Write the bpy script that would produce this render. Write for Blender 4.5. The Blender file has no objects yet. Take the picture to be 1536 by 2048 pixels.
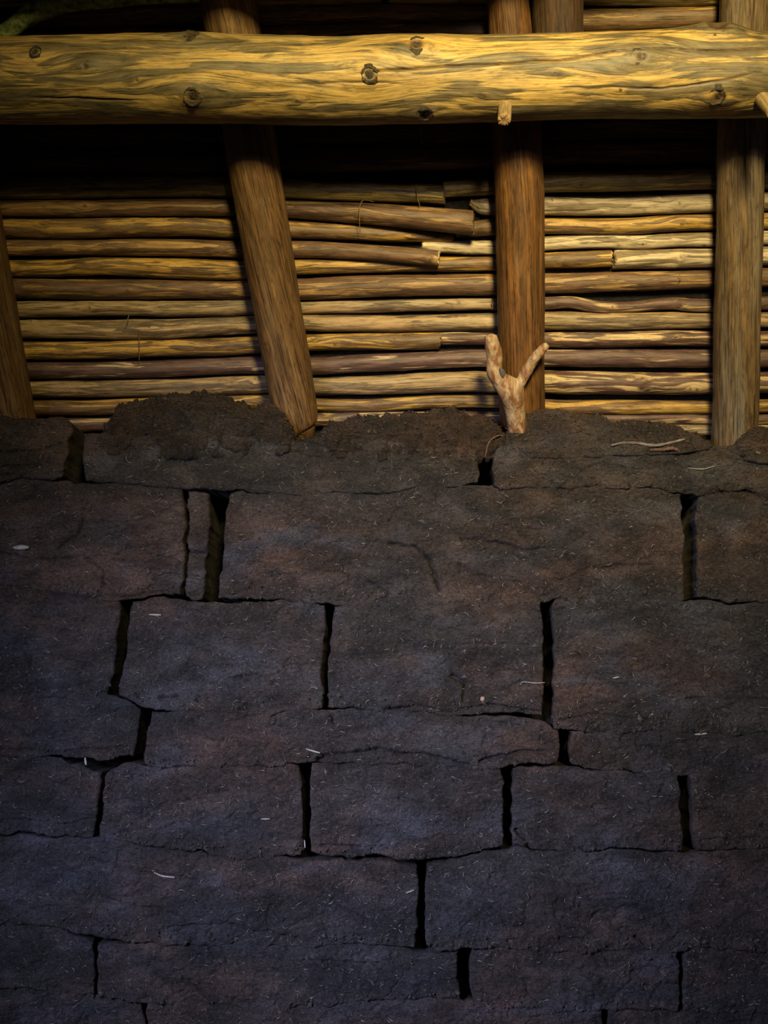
import bpy, math, random
import numpy as np
from mathutils import Vector

# ------------------------------------------------------------------ camera, world, lights
SC = bpy.context.scene
COL = SC.collection
F = 2400.0                       # focal length in pixels of the 1536x2048 frame
PITCH = math.radians(8.0)
CAMZ = 1.5
cam_d = bpy.data.cameras.new('camera')
cam_d.sensor_fit = 'VERTICAL'; cam_d.sensor_height = 36.0
cam_d.lens = 36.0 * F / 2048.0
cam_d.clip_start = 0.05
cam = bpy.data.objects.new('camera', cam_d); COL.objects.link(cam)
cam.location = (0, 0, CAMZ); cam.rotation_euler = (math.radians(90) + PITCH, 0, 0)
SC.camera = cam
SC.view_settings.view_transform = 'Standard'; SC.view_settings.look = 'None'
SC.view_settings.exposure = 0.0; SC.view_settings.gamma = 1.0
SC.view_settings.use_curve_mapping = False

w = bpy.data.worlds.new('world'); SC.world = w; w.use_nodes = True
w.node_tree.nodes['Background'].inputs[0].default_value = (0.9, 0.78, 0.66, 1)
w.node_tree.nodes['Background'].inputs[1].default_value = 0.028

def area(name, loc, target, size, power, color, sy=None, spread=180):
    l = bpy.data.lights.new(name, 'AREA'); l.energy = power; l.color = color
    l.size = size
    if sy: l.shape = 'RECTANGLE'; l.size_y = sy
    l.spread = math.radians(spread)
    o = bpy.data.objects.new(name, l); COL.objects.link(o); o.location = loc
    d = Vector(target) - Vector(loc)
    o.rotation_euler = d.to_track_quat('-Z', 'Y').to_euler()
    return o
def spot(name, loc, target, power, color, ang, radius, blend=1.0):
    l = bpy.data.lights.new(name, 'SPOT'); l.energy = power; l.color = color
    l.spot_size = math.radians(ang); l.spot_blend = blend; l.shadow_soft_size = radius
    o = bpy.data.objects.new(name, l); COL.objects.link(o); o.location = loc
    o.rotation_euler = (Vector(target) - Vector(loc)).to_track_quat('-Z', 'Y').to_euler()
    return o
# daylight falling in from a roof opening high behind the viewer (warm), and cool light of the doorway low on the left
area('roof_opening_light', (0.45, -0.8, CAMZ + 1.70), (0.40, 2.5, CAMZ + 1.22), 0.5, 23, (1.0, 0.83, 0.34), spread=46)
spot('window_light', (0.5, -0.8, CAMZ + 1.34), (0.38, 3.1, CAMZ + 0.76), 140, (1.0, 0.85, 0.75), 31, 0.16)
area('doorway_light', (-1.3, 0.5, CAMZ + 0.35), (-0.02, 3.0, CAMZ - 0.36), 0.7, 16, (0.60, 0.67, 1.0), spread=52)

# ------------------------------------------------------------------ geometry helpers
D = 3.0                                          # distance of the turf wall face
ca, sa = math.cos(PITCH), math.sin(PITCH)
def rays(px, py):
    px = np.asarray(px, float); py = np.asarray(py, float)
    a = (px - 768) / F; b = (1024 - py) / F
    return np.stack([a, ca - b * sa, sa + b * ca], -1)
def on_wall(px, py, y=D):
    r = rays(px, py); t = y / r[..., 1]
    p = r * t[..., None]; p[..., 2] += CAMZ
    return p
ZT = float(on_wall(768, 872)[2])                 # top of the turf wall
SL = 1.5
NRM = np.array([0, -SL, -1.0]) / math.hypot(SL, 1)      # roof normal, towards the room
UPS = np.array([0, -1.0, SL]) / math.hypot(SL, 1)
P0 = np.array([0, 3.13, ZT])
def on_roof(px, py, off=0.0):
    """a point on the plane of the rafter axes, moved by off into the room"""
    r = rays(px, py); q = P0 + NRM * off - np.array([0, 0, CAMZ])
    t = (q @ NRM) / (r @ NRM)
    p = r * t[..., None]; p[..., 2] += CAMZ
    return p
def depth(p):
    return p[..., 1] * ca + (p[..., 2] - CAMZ) * sa

def hsh(ix, iy, iz, seed):
    n = (ix * 374761393 + iy * 668265263 + iz * 2147483647 + seed * 1274126177) & 0xffffffff
    n = ((n ^ (n >> 13)) * 1274126177) & 0xffffffff
    n = ((n ^ (n >> 16)) * 2246822519) & 0xffffffff
    return ((n ^ (n >> 15)) & 0xffffff) / float(0xffffff)
def vn(p, seed=0):
    i = np.floor(p).astype(np.int64); f = p - i; f = f * f * (3 - 2 * f)
    r = 0
    for dx in (0, 1):
        for dy in (0, 1):
            for dz in (0, 1):
                wgt = (f[..., 0] if dx else 1 - f[..., 0]) * (f[..., 1] if dy else 1 - f[..., 1]) * (f[..., 2] if dz else 1 - f[..., 2])
                r = r + wgt * hsh(i[..., 0] + dx, i[..., 1] + dy, i[..., 2] + dz, seed)
    return r * 2 - 1
def fbm(p, seed=0, octv=4, gain=0.5):
    r = 0; a = 1; s = 0
    for k in range(octv):
        r = r + a * vn(p * (2.03 ** k) + 17.3 * k, seed + k); s += a; a *= gain
    return r / s

def mesh_obj(name, V, Fc, mat, parent=None, attrs=None, matidx=None, smooth=True):
    me = bpy.data.meshes.new(name)
    me.from_pydata(V.tolist() if hasattr(V, 'tolist') else V, [], Fc.tolist() if hasattr(Fc, 'tolist') else Fc)
    mats = mat if isinstance(mat, (list, tuple)) else [mat]
    for m in mats: me.materials.append(m)
    if matidx is not None: me.polygons.foreach_set('material_index', matidx)
    me.polygons.foreach_set('use_smooth', [smooth] * len(me.polygons))
    if attrs:
        for k, a in attrs.items():
            if a.ndim == 2:
                at = me.attributes.new(k, 'FLOAT_VECTOR', 'POINT'); at.data.foreach_set('vector', a.astype(np.float32).ravel())
            else:
                at = me.attributes.new(k, 'FLOAT', 'POINT'); at.data.foreach_set('value', a.astype(np.float32).ravel())
    me.update()
    o = bpy.data.objects.new(name, me); COL.objects.link(o)
    if parent: o.parent = parent
    return o
def tag(o, label, cat=None, group=None, kind=None):
    if label: o['label'] = label
    if cat: o['category'] = cat
    if group: o['group'] = group
    if kind: o['kind'] = kind
    return o
def recentre(o):
    """put the origin at the middle of the mesh"""
    me = o.data; n = len(me.vertices); a = np.empty(n * 3); me.vertices.foreach_get('co', a); a = a.reshape(-1, 3)
    c = (a.min(0) + a.max(0)) / 2; a -= c; me.vertices.foreach_set('co', a.ravel()); o.location = c
    for ch in o.children: ch.location = Vector(ch.location) - Vector(c)
    return o

# ------------------------------------------------------------------ materials
def nodes(name):
    m = bpy.data.materials.new(name); m.use_nodes = True
    nt = m.node_tree; b = nt.nodes['Principled BSDF']
    return m, nt, b
class NB:
    def __init__(s, nt): s.nt = nt
    def new(s, t, **kw):
        n = s.nt.nodes.new(t)
        for k, v in kw.items(): setattr(n, k, v)
        return n
    def link(s, a, b): s.nt.links.new(a, b)
    def put(s, inp, v):
        if hasattr(v, 'is_linked') or hasattr(v, 'links'): s.link(v, inp)
        else: inp.default_value = v
    def math(s, op, a, b=0.0, clamp=False):
        n = s.new('ShaderNodeMath', operation=op, use_clamp=clamp); s.put(n.inputs[0], a); s.put(n.inputs[1], b); return n.outputs[0]
    def vmul(s, v, sc):
        n = s.new('ShaderNodeVectorMath', operation='MULTIPLY'); s.put(n.inputs[0], v); n.inputs[1].default_value = sc; return n.outputs[0]
    def noise(s, v, scale=1, detail=4, rough=0.55, dist=0.0, w=None):
        n = s.new('ShaderNodeTexNoise'); n.noise_dimensions = '4D' if w is not None else '3D'
        s.link(v, n.inputs['Vector']); n.inputs['Scale'].default_value = scale; n.inputs['Detail'].default_value = detail
        n.inputs['Roughness'].default_value = rough; n.inputs['Distortion'].default_value = dist
        if w is not None: s.put(n.inputs['W'], w)
        return n.outputs[0]
    def ramp(s, v, stops, interp='LINEAR'):
        n = s.new('ShaderNodeValToRGB'); s.link(v, n.inputs[0]); e = n.color_ramp.elements; n.color_ramp.interpolation = interp
        while len(e) < len(stops): e.new(0.5)
        for i, (p, c) in enumerate(stops):
            e[i].position = p; e[i].color = (c, c, c, 1) if not isinstance(c, tuple) else (*c, 1)
        return n.outputs[0]
    def mix(s, f, a, b, mode='MIX'):
        n = s.new('ShaderNodeMix', data_type='RGBA', blend_type=mode)
        s.put(n.inputs[0], f)
        s.put(n.inputs[6], (*a, 1) if isinstance(a, tuple) else a); s.put(n.inputs[7], (*b, 1) if isinstance(b, tuple) else b)
        return n.outputs[2]
    def bump(s, h, strength, dist, prev=None):
        n = s.new('ShaderNodeBump'); s.link(h, n.inputs['Height']); n.inputs['Strength'].default_value = strength; n.inputs['Distance'].default_value = dist
        if prev is not None: s.link(prev, n.inputs['Normal'])
        return n.outputs[0]

def wood_mat(name, woodA, woodB, barkA, barkB, cover=0.5, grey=(0.2, 0.19, 0.16), greyamt=0.3, sc=(6, 75, 75), knotc=(0.05, 0.025, 0.012), soft=0.018, fine=1.0, rough=0.55):
    """peeled pole: pale sapwood with long leftover strips of inner bark, grain along the pole"""
    m, nt, b = nodes(name); q = NB(nt)
    at = q.new('ShaderNodeAttribute', attribute_name='lc').outputs['Vector']
    kn = q.new('ShaderNodeAttribute', attribute_name='knot').outputs['Fac']
    rnd = q.math('MULTIPLY', q.new('ShaderNodeObjectInfo').outputs['Random'], 60.0)
    v1 = q.vmul(at, sc)
    patch = q.noise(v1, 1.0, 5, 0.55, 0.5, rnd)
    cover2 = q.math('ADD', patch, q.math('MULTIPLY', q.math('SUBTRACT', q.noise(q.vmul(at, (1.6, 8, 8)), 1, 2, 0.5, 0, rnd), 0.5), 0.35))
    mask = q.ramp(cover2, [(0.0, 0.0), (cover - soft, 0.0), (cover + soft, 1.0), (1.0, 1.0)])
    grain = q.noise(q.vmul(at, (9, 330, 330)), 1.0, 5, 0.6, 0.2, rnd)
    tone = q.noise(q.vmul(at, (4, 40, 40)), 1.0, 4, 0.6, 0.3, rnd)
    wood = q.mix(q.ramp(tone, [(0.3, 0.0), (0.7, 1.0)]), woodA, woodB)
    bark = q.mix(q.ramp(q.noise(q.vmul(at, (14, 80, 80)), 1.0, 5, 0.6, 0.4, rnd), [(0.35, 0.0), (0.65, 1.0)]), barkA, barkB)
    gm = q.ramp(q.noise(q.vmul(at, (3, 26, 26)), 1.0, 5, 0.65, 0.4, rnd), [(0.45, 0.0), (0.7, greyamt)])
    wood = q.mix(gm, wood, grey)
    edge = q.ramp(cover2, [(0.0, 0.0), (cover - soft * 2.5, 0.0), (cover - soft * 0.3, 0.45), (cover + soft, 0.0), (1.0, 0.0)])
    c = q.mix(mask, wood, bark)
    c = q.mix(edge, c, tuple(0.6 * x for x in barkA))
    gl = q.ramp(grain, [(0.34, 0.22), (0.48, 0.8), (0.58, 1.0)])
    c = q.mix(min(1, 0.8 * fine), c, gl, 'MULTIPLY')
    mot = q.ramp(q.noise(q.vmul(at, (22, 130, 130)), 1.0, 5, 0.7, 0.8, rnd), [(0.36, 0.38), (0.5, 0.9), (0.58, 1.0)])
    c = q.mix(0.85, c, mot, 'MULTIPLY')
    crk = q.ramp(q.noise(q.vmul(at, (2.2, 150, 150)), 1.0, 3, 0.6, 0.6, rnd), [(0.0, 1.0), (0.30, 0.85), (0.36, 0.0)])
    c = q.mix(crk, c, tuple(0.35 * x for x in barkA))
    # small dark flecks (branchlet scars)
    vo = q.new('ShaderNodeTexVoronoi'); vo.voronoi_dimensions = '4D'; q.link(q.vmul(at, (17, 34, 34)), vo.inputs['Vector']); q.put(vo.inputs['W'], rnd)
    fl = q.ramp(vo.outputs['Distance'], [(0.0, 1.0), (0.05, 0.9), (0.1, 0.0), (1.0, 0.0)])
    c = q.mix(q.math('MULTIPLY', fl, 0.8), c, knotc)
    c = q.mix(q.math('MULTIPLY', kn, 1.0, True), c, knotc)
    q.link(c, b.inputs['Base Color'])
    b.inputs['Roughness'].default_value = rough; b.inputs['Specular IOR Level'].default_value = 0.35
    h = q.math('ADD', q.math('MULTIPLY', grain, 0.5), q.math('MULTIPLY', mask, 0.55))
    h = q.math('SUBTRACT', h, q.math('MULTIPLY', fl, 0.5))
    q.link(q.bump(h, 0.8, 0.0016), b.inputs['Normal'])
    return m

def end_mat(name, ca_, cb_):
    m, nt, b = nodes(name); q = NB(nt)
    at = q.new('ShaderNodeAttribute', attribute_name='lc').outputs['Vector']
    v = q.vmul(at, (0, 1, 1))
    ln = q.new('ShaderNodeVectorMath', operation='LENGTH'); q.link(v, ln.inputs[0])
    r = q.math('ADD', ln.outputs['Value'], q.math('MULTIPLY', q.noise(at, 60, 3), 0.006))
    s = q.math('SINE', q.math('MULTIPLY', r, 2600.0))
    n = q.noise(at, 260, 4, 0.7)
    c = q.mix(q.math('MULTIPLY_ADD' if False else 'MULTIPLY', q.math('ADD', s, 1.0), 0.3), ca_, cb_)
    c = q.mix(0.7, c, q.ramp(n, [(0.3, 0.45), (0.7, 1.2)]), 'MULTIPLY')
    q.link(c, b.inputs['Base Color']); b.inputs['Roughness'].default_value = 0.8
    q.link(q.bump(n, 0.8, 0.002), b.inputs['Normal'])
    return m

M = {}
M['pole_ochre'] = wood_mat('ochre_pole_wood', (0.46, 0.27, 0.06), (0.36, 0.19, 0.04), (0.095, 0.05, 0.024), (0.18, 0.10, 0.045), 0.49, (0.15, 0.12, 0.07), 0.5)
M['pole_brown'] = wood_mat('brown_pole_wood', (0.38, 0.22, 0.08), (0.28, 0.145, 0.05), (0.075, 0.04, 0.026), (0.165, 0.085, 0.045), 0.46, (0.16, 0.12, 0.08), 0.55)
M['pole_pale'] = wood_mat('pale_pole_wood', (0.58, 0.45, 0.31), (0.43, 0.31, 0.19), (0.13, 0.085, 0.052), (0.24, 0.17, 0.10), 0.56, (0.30, 0.25, 0.17), 0.6)
M['pole_tan'] = wood_mat('tan_pole_wood', (0.40, 0.26, 0.14), (0.29, 0.175, 0.085), (0.09, 0.055, 0.036), (0.18, 0.12, 0.07), 0.52, (0.20, 0.17, 0.12), 0.7)
M['pole_red'] = wood_mat('red_bark_pole_wood', (0.56, 0.40, 0.22), (0.42, 0.26, 0.12), (0.062, 0.030, 0.026), (0.13, 0.065, 0.05), 0.455, (0.22, 0.16, 0.11), 0.4)
M['pole_purple'] = wood_mat('dark_bark_pole_wood', (0.58, 0.42, 0.26), (0.42, 0.26, 0.15), (0.07, 0.036, 0.034), (0.13, 0.068, 0.058), 0.39, (0.2, 0.14, 0.12), 0.4)
M['pole_shaded'] = wood_mat('shaded_pole_wood', (0.20, 0.11, 0.055), (0.12, 0.068, 0.038), (0.045, 0.027, 0.02), (0.085, 0.05, 0.034), 0.46, (0.05, 0.045, 0.035), 0.5)  # for poles under and behind the beam, its shade put into the colour
M['pole_olive'] = wood_mat('olive_pole_wood', (0.46, 0.32, 0.09), (0.32, 0.22, 0.06), (0.13, 0.09, 0.035), (0.22, 0.155, 0.06), 0.55, (0.09, 0.08, 0.045), 0.5)
M['beam'] = wood_mat('beam_wood', (0.55, 0.36, 0.12), (0.40, 0.235, 0.06), (0.09, 0.066, 0.035), (0.18, 0.13, 0.065), 0.495, (0.17, 0.14, 0.075), 0.8, sc=(5, 46, 46), soft=0.02, fine=1.1)
M['rafter_brown'] = wood_mat('brown_rafter_wood', (0.27, 0.14, 0.05), (0.19, 0.10, 0.042), (0.085, 0.044, 0.022), (0.18, 0.085, 0.03), 0.5, (0.20, 0.145, 0.09), 0.7, sc=(3, 60, 60), soft=0.07, fine=1.3)
M['rafter_orange'] = wood_mat('orange_rafter_wood', (0.30, 0.125, 0.028), (0.17, 0.07, 0.02), (0.05, 0.022, 0.010), (0.15, 0.065, 0.018), 0.5, (0.15, 0.10, 0.06), 0.6, sc=(2.5, 55, 55), soft=0.07, fine=1.3)
M['rafter_grey'] = wood_mat('grey_rafter_wood', (0.26, 0.18, 0.115), (0.19, 0.135, 0.09), (0.10, 0.06, 0.034), (0.22, 0.13, 0.06), 0.52, (0.18, 0.16, 0.14), 0.8, sc=(2.2, 40, 40), soft=0.07, fine=1.3)
M['rafter_dark'] = wood_mat('dark_rafter_wood', (0.10, 0.05, 0.025), (0.065, 0.032, 0.016), (0.04, 0.02, 0.012), (0.07, 0.035, 0.018), 0.5, (0.06, 0.05, 0.035), 0.6, sc=(2.5, 55, 55), soft=0.07, fine=1.3)  # darkest rafter wood, for the short rafter end above the beam
M['peg'] = wood_mat('peg_wood', (0.34, 0.23, 0.11), (0.26, 0.17, 0.08), (0.2, 0.12, 0.06), (0.25, 0.16, 0.08), 0.7, (0.2, 0.15, 0.1), 0.4)
M['end'] = end_mat('cut_wood_end', (0.26, 0.15, 0.07), (0.14, 0.08, 0.04))
M['end_pale'] = end_mat('pale_cut_wood_end', (0.45, 0.33, 0.18), (0.3, 0.2, 0.1))

def knot_mat():
    m, nt, b = nodes('knot_wood'); q = NB(nt)
    tc = q.new('ShaderNodeTexCoord').outputs['Object']
    n = q.noise(tc, 90, 5, 0.7); n2 = q.noise(tc, 320, 3, 0.7)
    c = q.ramp(n, [(0.46, (0.010, 0.006, 0.003)), (0.60, (0.045, 0.026, 0.009)), (0.70, (0.14, 0.07, 0.022))])
    q.link(c, b.inputs['Base Color']); b.inputs['Roughness'].default_value = 0.7
    q.link(q.bump(n2, 0.9, 0.002), b.inputs['Normal'])
    return m
M['knot'] = knot_mat()

def branch_mat():
    m, nt, b = nodes('stripped_branch_wood'); q = NB(nt)
    tc = q.new('ShaderNodeTexCoord').outputs['Object']
    g = q.noise(q.vmul(tc, (160, 160, 26)), 1, 5, 0.6, 0.5); t = q.noise(tc, 22, 4, 0.6, 0.5)
    c = q.ramp(q.noise(q.vmul(tc, (60, 60, 16)), 1, 4, 0.6, 0.6), [(0.38, (0.15, 0.065, 0.028)), (0.47, (0.27, 0.135, 0.06)), (0.52, (0.31, 0.205, 0.125)), (0.7, (0.38, 0.27, 0.18))])
    c = q.mix(q.ramp(t, [(0.3, 0.7), (0.45, 0.0)]), c, (0.09, 0.045, 0.03))
    c = q.mix(0.6, c, q.ramp(g, [(0.35, 0.35), (0.6, 1.0)]), 'MULTIPLY')
    q.link(c, b.inputs['Base Color']); b.inputs['Roughness'].default_value = 0.65
    q.link(q.bump(g, 0.7, 0.002), b.inputs['Normal'])
    return m
M['branch'] = branch_mat()
def simple_noise(name, stops, scale, rough=0.9, bs=0.8, bd=0.003, stretch=(1, 1, 1)):
    m, nt, b = nodes(name); q = NB(nt)
    tc = q.vmul(q.new('ShaderNodeTexCoord').outputs['Object'], stretch)
    n = q.noise(tc, scale, 6, 0.7)
    q.link(q.ramp(n, stops), b.inputs['Base Color']); b.inputs['Roughness'].default_value = rough
    b.inputs['Specular IOR Level'].default_value = 0.2
    q.link(q.bump(n, bs, bd), b.inputs['Normal'])
    return m
M['moss'] = simple_noise('mossy_bark', [(0.35, (0.04, 0.05, 0.015)), (0.5, (0.16, 0.20, 0.06)), (0.65, (0.34, 0.38, 0.15))], 60)
M['twig'] = simple_noise('grey_twig', [(0.35, (0.04, 0.032, 0.03)), (0.6, (0.16, 0.135, 0.125)), (0.8, (0.3, 0.26, 0.24))], 50, stretch=(0.3, 1, 1))
M['redtwig'] = simple_noise('reddish_twig', [(0.35, (0.04, 0.022, 0.018)), (0.6, (0.11, 0.06, 0.048)), (0.8, (0.18, 0.11, 0.09))], 50)
M['scar'] = simple_noise('grey_scar', [(0.3, (0.03, 0.03, 0.035)), (0.7, (0.10, 0.09, 0.09))], 90)
M['fibre'] = simple_noise('dry_fibre', [(0.3, (0.10, 0.085, 0.07)), (0.5, (0.24, 0.20, 0.17)), (0.72, (0.5, 0.46, 0.42))], 40)
M['straw'] = simple_noise('pale_straw', [(0.3, (0.16, 0.135, 0.11)), (0.7, (0.34, 0.30, 0.27))], 90)
M['stone'] = simple_noise('pale_stone', [(0.3, (0.10, 0.095, 0.09)), (0.7, (0.3, 0.28, 0.26))], 70)
M['pebble'] = simple_noise('red_pebble', [(0.3, (0.2, 0.12, 0.08)), (0.7, (0.34, 0.22, 0.16))], 90)
M['crumb'] = simple_noise('turf_crumb', [(0.3, (0.012, 0.010, 0.009)), (0.55, (0.045, 0.036, 0.032)), (0.75, (0.10, 0.08, 0.07))], 45)
M['thread'] = simple_noise('brown_thread', [(0.3, (0.10, 0.06, 0.025)), (0.7, (0.2, 0.13, 0.06))], 40)

def turf_mat(name, base, red, blue, dark, speck=0.6):
    m, nt, b = nodes(name); q = NB(nt)
    tc = q.new('ShaderNodeTexCoord').outputs['Object']
    geo = q.new('ShaderNodeNewGeometry').outputs['Position']
    big = q.noise(q.vmul(geo, (1, 1, 1.6)), 2.6, 3, 0.5, 0.3)
    big2 = q.noise(q.vmul(geo, (1, 1, 2.2)), 4.1, 3, 0.55, 0.3)
    mid = q.noise(q.vmul(geo, (1, 1, 2.4)), 14, 5, 0.65, 0.4)
    fin = q.noise(q.vmul(geo, (1, 1, 1.7)), 120, 5, 0.75)
    fin2 = q.noise(geo, 520, 3, 0.7)
    c = q.mix(q.ramp(big, [(0.42, 0.0), (0.66, 0.9)]), base, red)
    c = q.mix(q.ramp(big2, [(0.50, 0.0), (0.72, 0.85)]), c, blue)
    c = q.mix(q.ramp(mid, [(0.30, 0.75), (0.52, 0.0)]), c, dark)
    lvl = q.noise(q.vmul(geo, (1, 1, 2.0)), 7.5, 4, 0.6, 0.5)
    c = q.mix(1.0, c, q.ramp(lvl, [(0.32, 0.42), (0.5, 0.85), (0.66, 1.45)]), 'MULTIPLY')
    c = q.mix(1.0, c, q.ramp(fin, [(0.32, 0.2), (0.5, 0.9), (0.68, 1.0)]), 'MULTIPLY')
    c = q.mix(q.ramp(fin, [(0.55, 0.0), (0.72, 0.45)]), c, (0.11, 0.10, 0.098))
    c = q.mix(1.0, c, q.ramp(fin2, [(0.34, 0.25), (0.5, 0.9), (0.62, 1.0)]), 'MULTIPLY')
    c = q.mix(q.ramp(fin2, [(0.58, 0.0), (0.72, 0.6)]), c, (0.13, 0.12, 0.118))
    sp = q.ramp(q.noise(q.vmul(geo, (1, 1, 1.8)), 250, 2, 0.5, 0.8), [(0.69, 0.0), (0.75, speck)])
    c = q.mix(sp, c, (0.20, 0.185, 0.175))
    q.link(c, b.inputs['Base Color'])
    b.inputs['Roughness'].default_value = 0.92; b.inputs['Specular IOR Level'].default_value = 0.25
    h = q.math('ADD', q.math('MULTIPLY', fin, 1.0), q.math('MULTIPLY', fin2, 0.35))
    n1 = q.bump(h, 1.0, 0.009)
    n2 = q.bump(mid, 0.8, 0.02, n1)
    q.link(n2, b.inputs['Normal'])
    return m
M['turf'] = turf_mat('turf', (0.060, 0.050, 0.050), (0.105, 0.060, 0.044), (0.078, 0.078, 0.098), (0.022, 0.020, 0.020))
M['turf_loose'] = turf_mat('loose_turf', (0.052, 0.034, 0.027), (0.085, 0.044, 0.030), (0.045, 0.037, 0.035), (0.016, 0.011, 0.010), 0.3)
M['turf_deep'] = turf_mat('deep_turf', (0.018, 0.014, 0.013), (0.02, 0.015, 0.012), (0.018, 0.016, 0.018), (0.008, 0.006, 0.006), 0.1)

# ------------------------------------------------------------------ setting
def slab(name, corners, thick, mat, kind='structure'):
    c = np.array(corners, float); n = np.cross(c[1] - c[0], c[2] - c[0]); n /= np.linalg.norm(n)
    V = np.vstack([c, c + n * thick])
    Fc = [(0, 1, 2, 3), (7, 6, 5, 4), (0, 4, 5, 1), (1, 5, 6, 2), (2, 6, 7, 3), (3, 7, 4, 0)]
    o = mesh_obj(name, V, Fc, mat, smooth=False); o['kind'] = kind
    return recentre(o)
M['earth'] = simple_noise('trodden_earth', [(0.3, (0.02, 0.016, 0.013)), (0.7, (0.06, 0.048, 0.04))], 12)
o = slab('floor', [(-2.2, -1.5, 0), (-2.2, 3.6, 0), (2.2, 3.6, 0), (2.2, -1.5, 0)], 0.05, M['earth'])
o['label'] = 'dark trodden earth floor below the turf wall'
q0 = P0 - NRM * 0.135
tL = 2.2
def rp(x, t): return (x, *(q0 + UPS * t)[1:])
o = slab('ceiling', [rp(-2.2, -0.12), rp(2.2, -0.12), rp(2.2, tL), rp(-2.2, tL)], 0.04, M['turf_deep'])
o['label'] = 'dark turf underside of the sloping roof behind the poles'

# ------------------------------------------------------------------ logs
def catmull(P, n):
    P = np.asarray(P, float)
    if len(P) == 2:
        t = np.linspace(0, 1, n)[:, None]; return P[0] * (1 - t) + P[1] * t
    L = np.r_[0, np.cumsum(np.linalg.norm(np.diff(P[:, :3], axis=0), axis=1))]
    Q = np.vstack([2 * P[0] - P[1], P, 2 * P[-1] - P[-2]])
    out = []
    for s in np.linspace(0, L[-1], n):
        i = min(np.searchsorted(L, s, side='right') - 1, len(P) - 2); t = (s - L[i]) / (L[i + 1] - L[i])
        a, b, c, d = Q[i], Q[i + 1], Q[i + 2], Q[i + 3]
        m1 = (c - a) / 2; m2 = (d - b) / 2
        t2, t3 = t * t, t ** 3
        out.append((2 * t3 - 3 * t2 + 1) * b + (t3 - 2 * t2 + t) * m1 + (-2 * t3 + 3 * t2) * c + (t3 - t2) * m2)
    return np.array(out)

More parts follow.
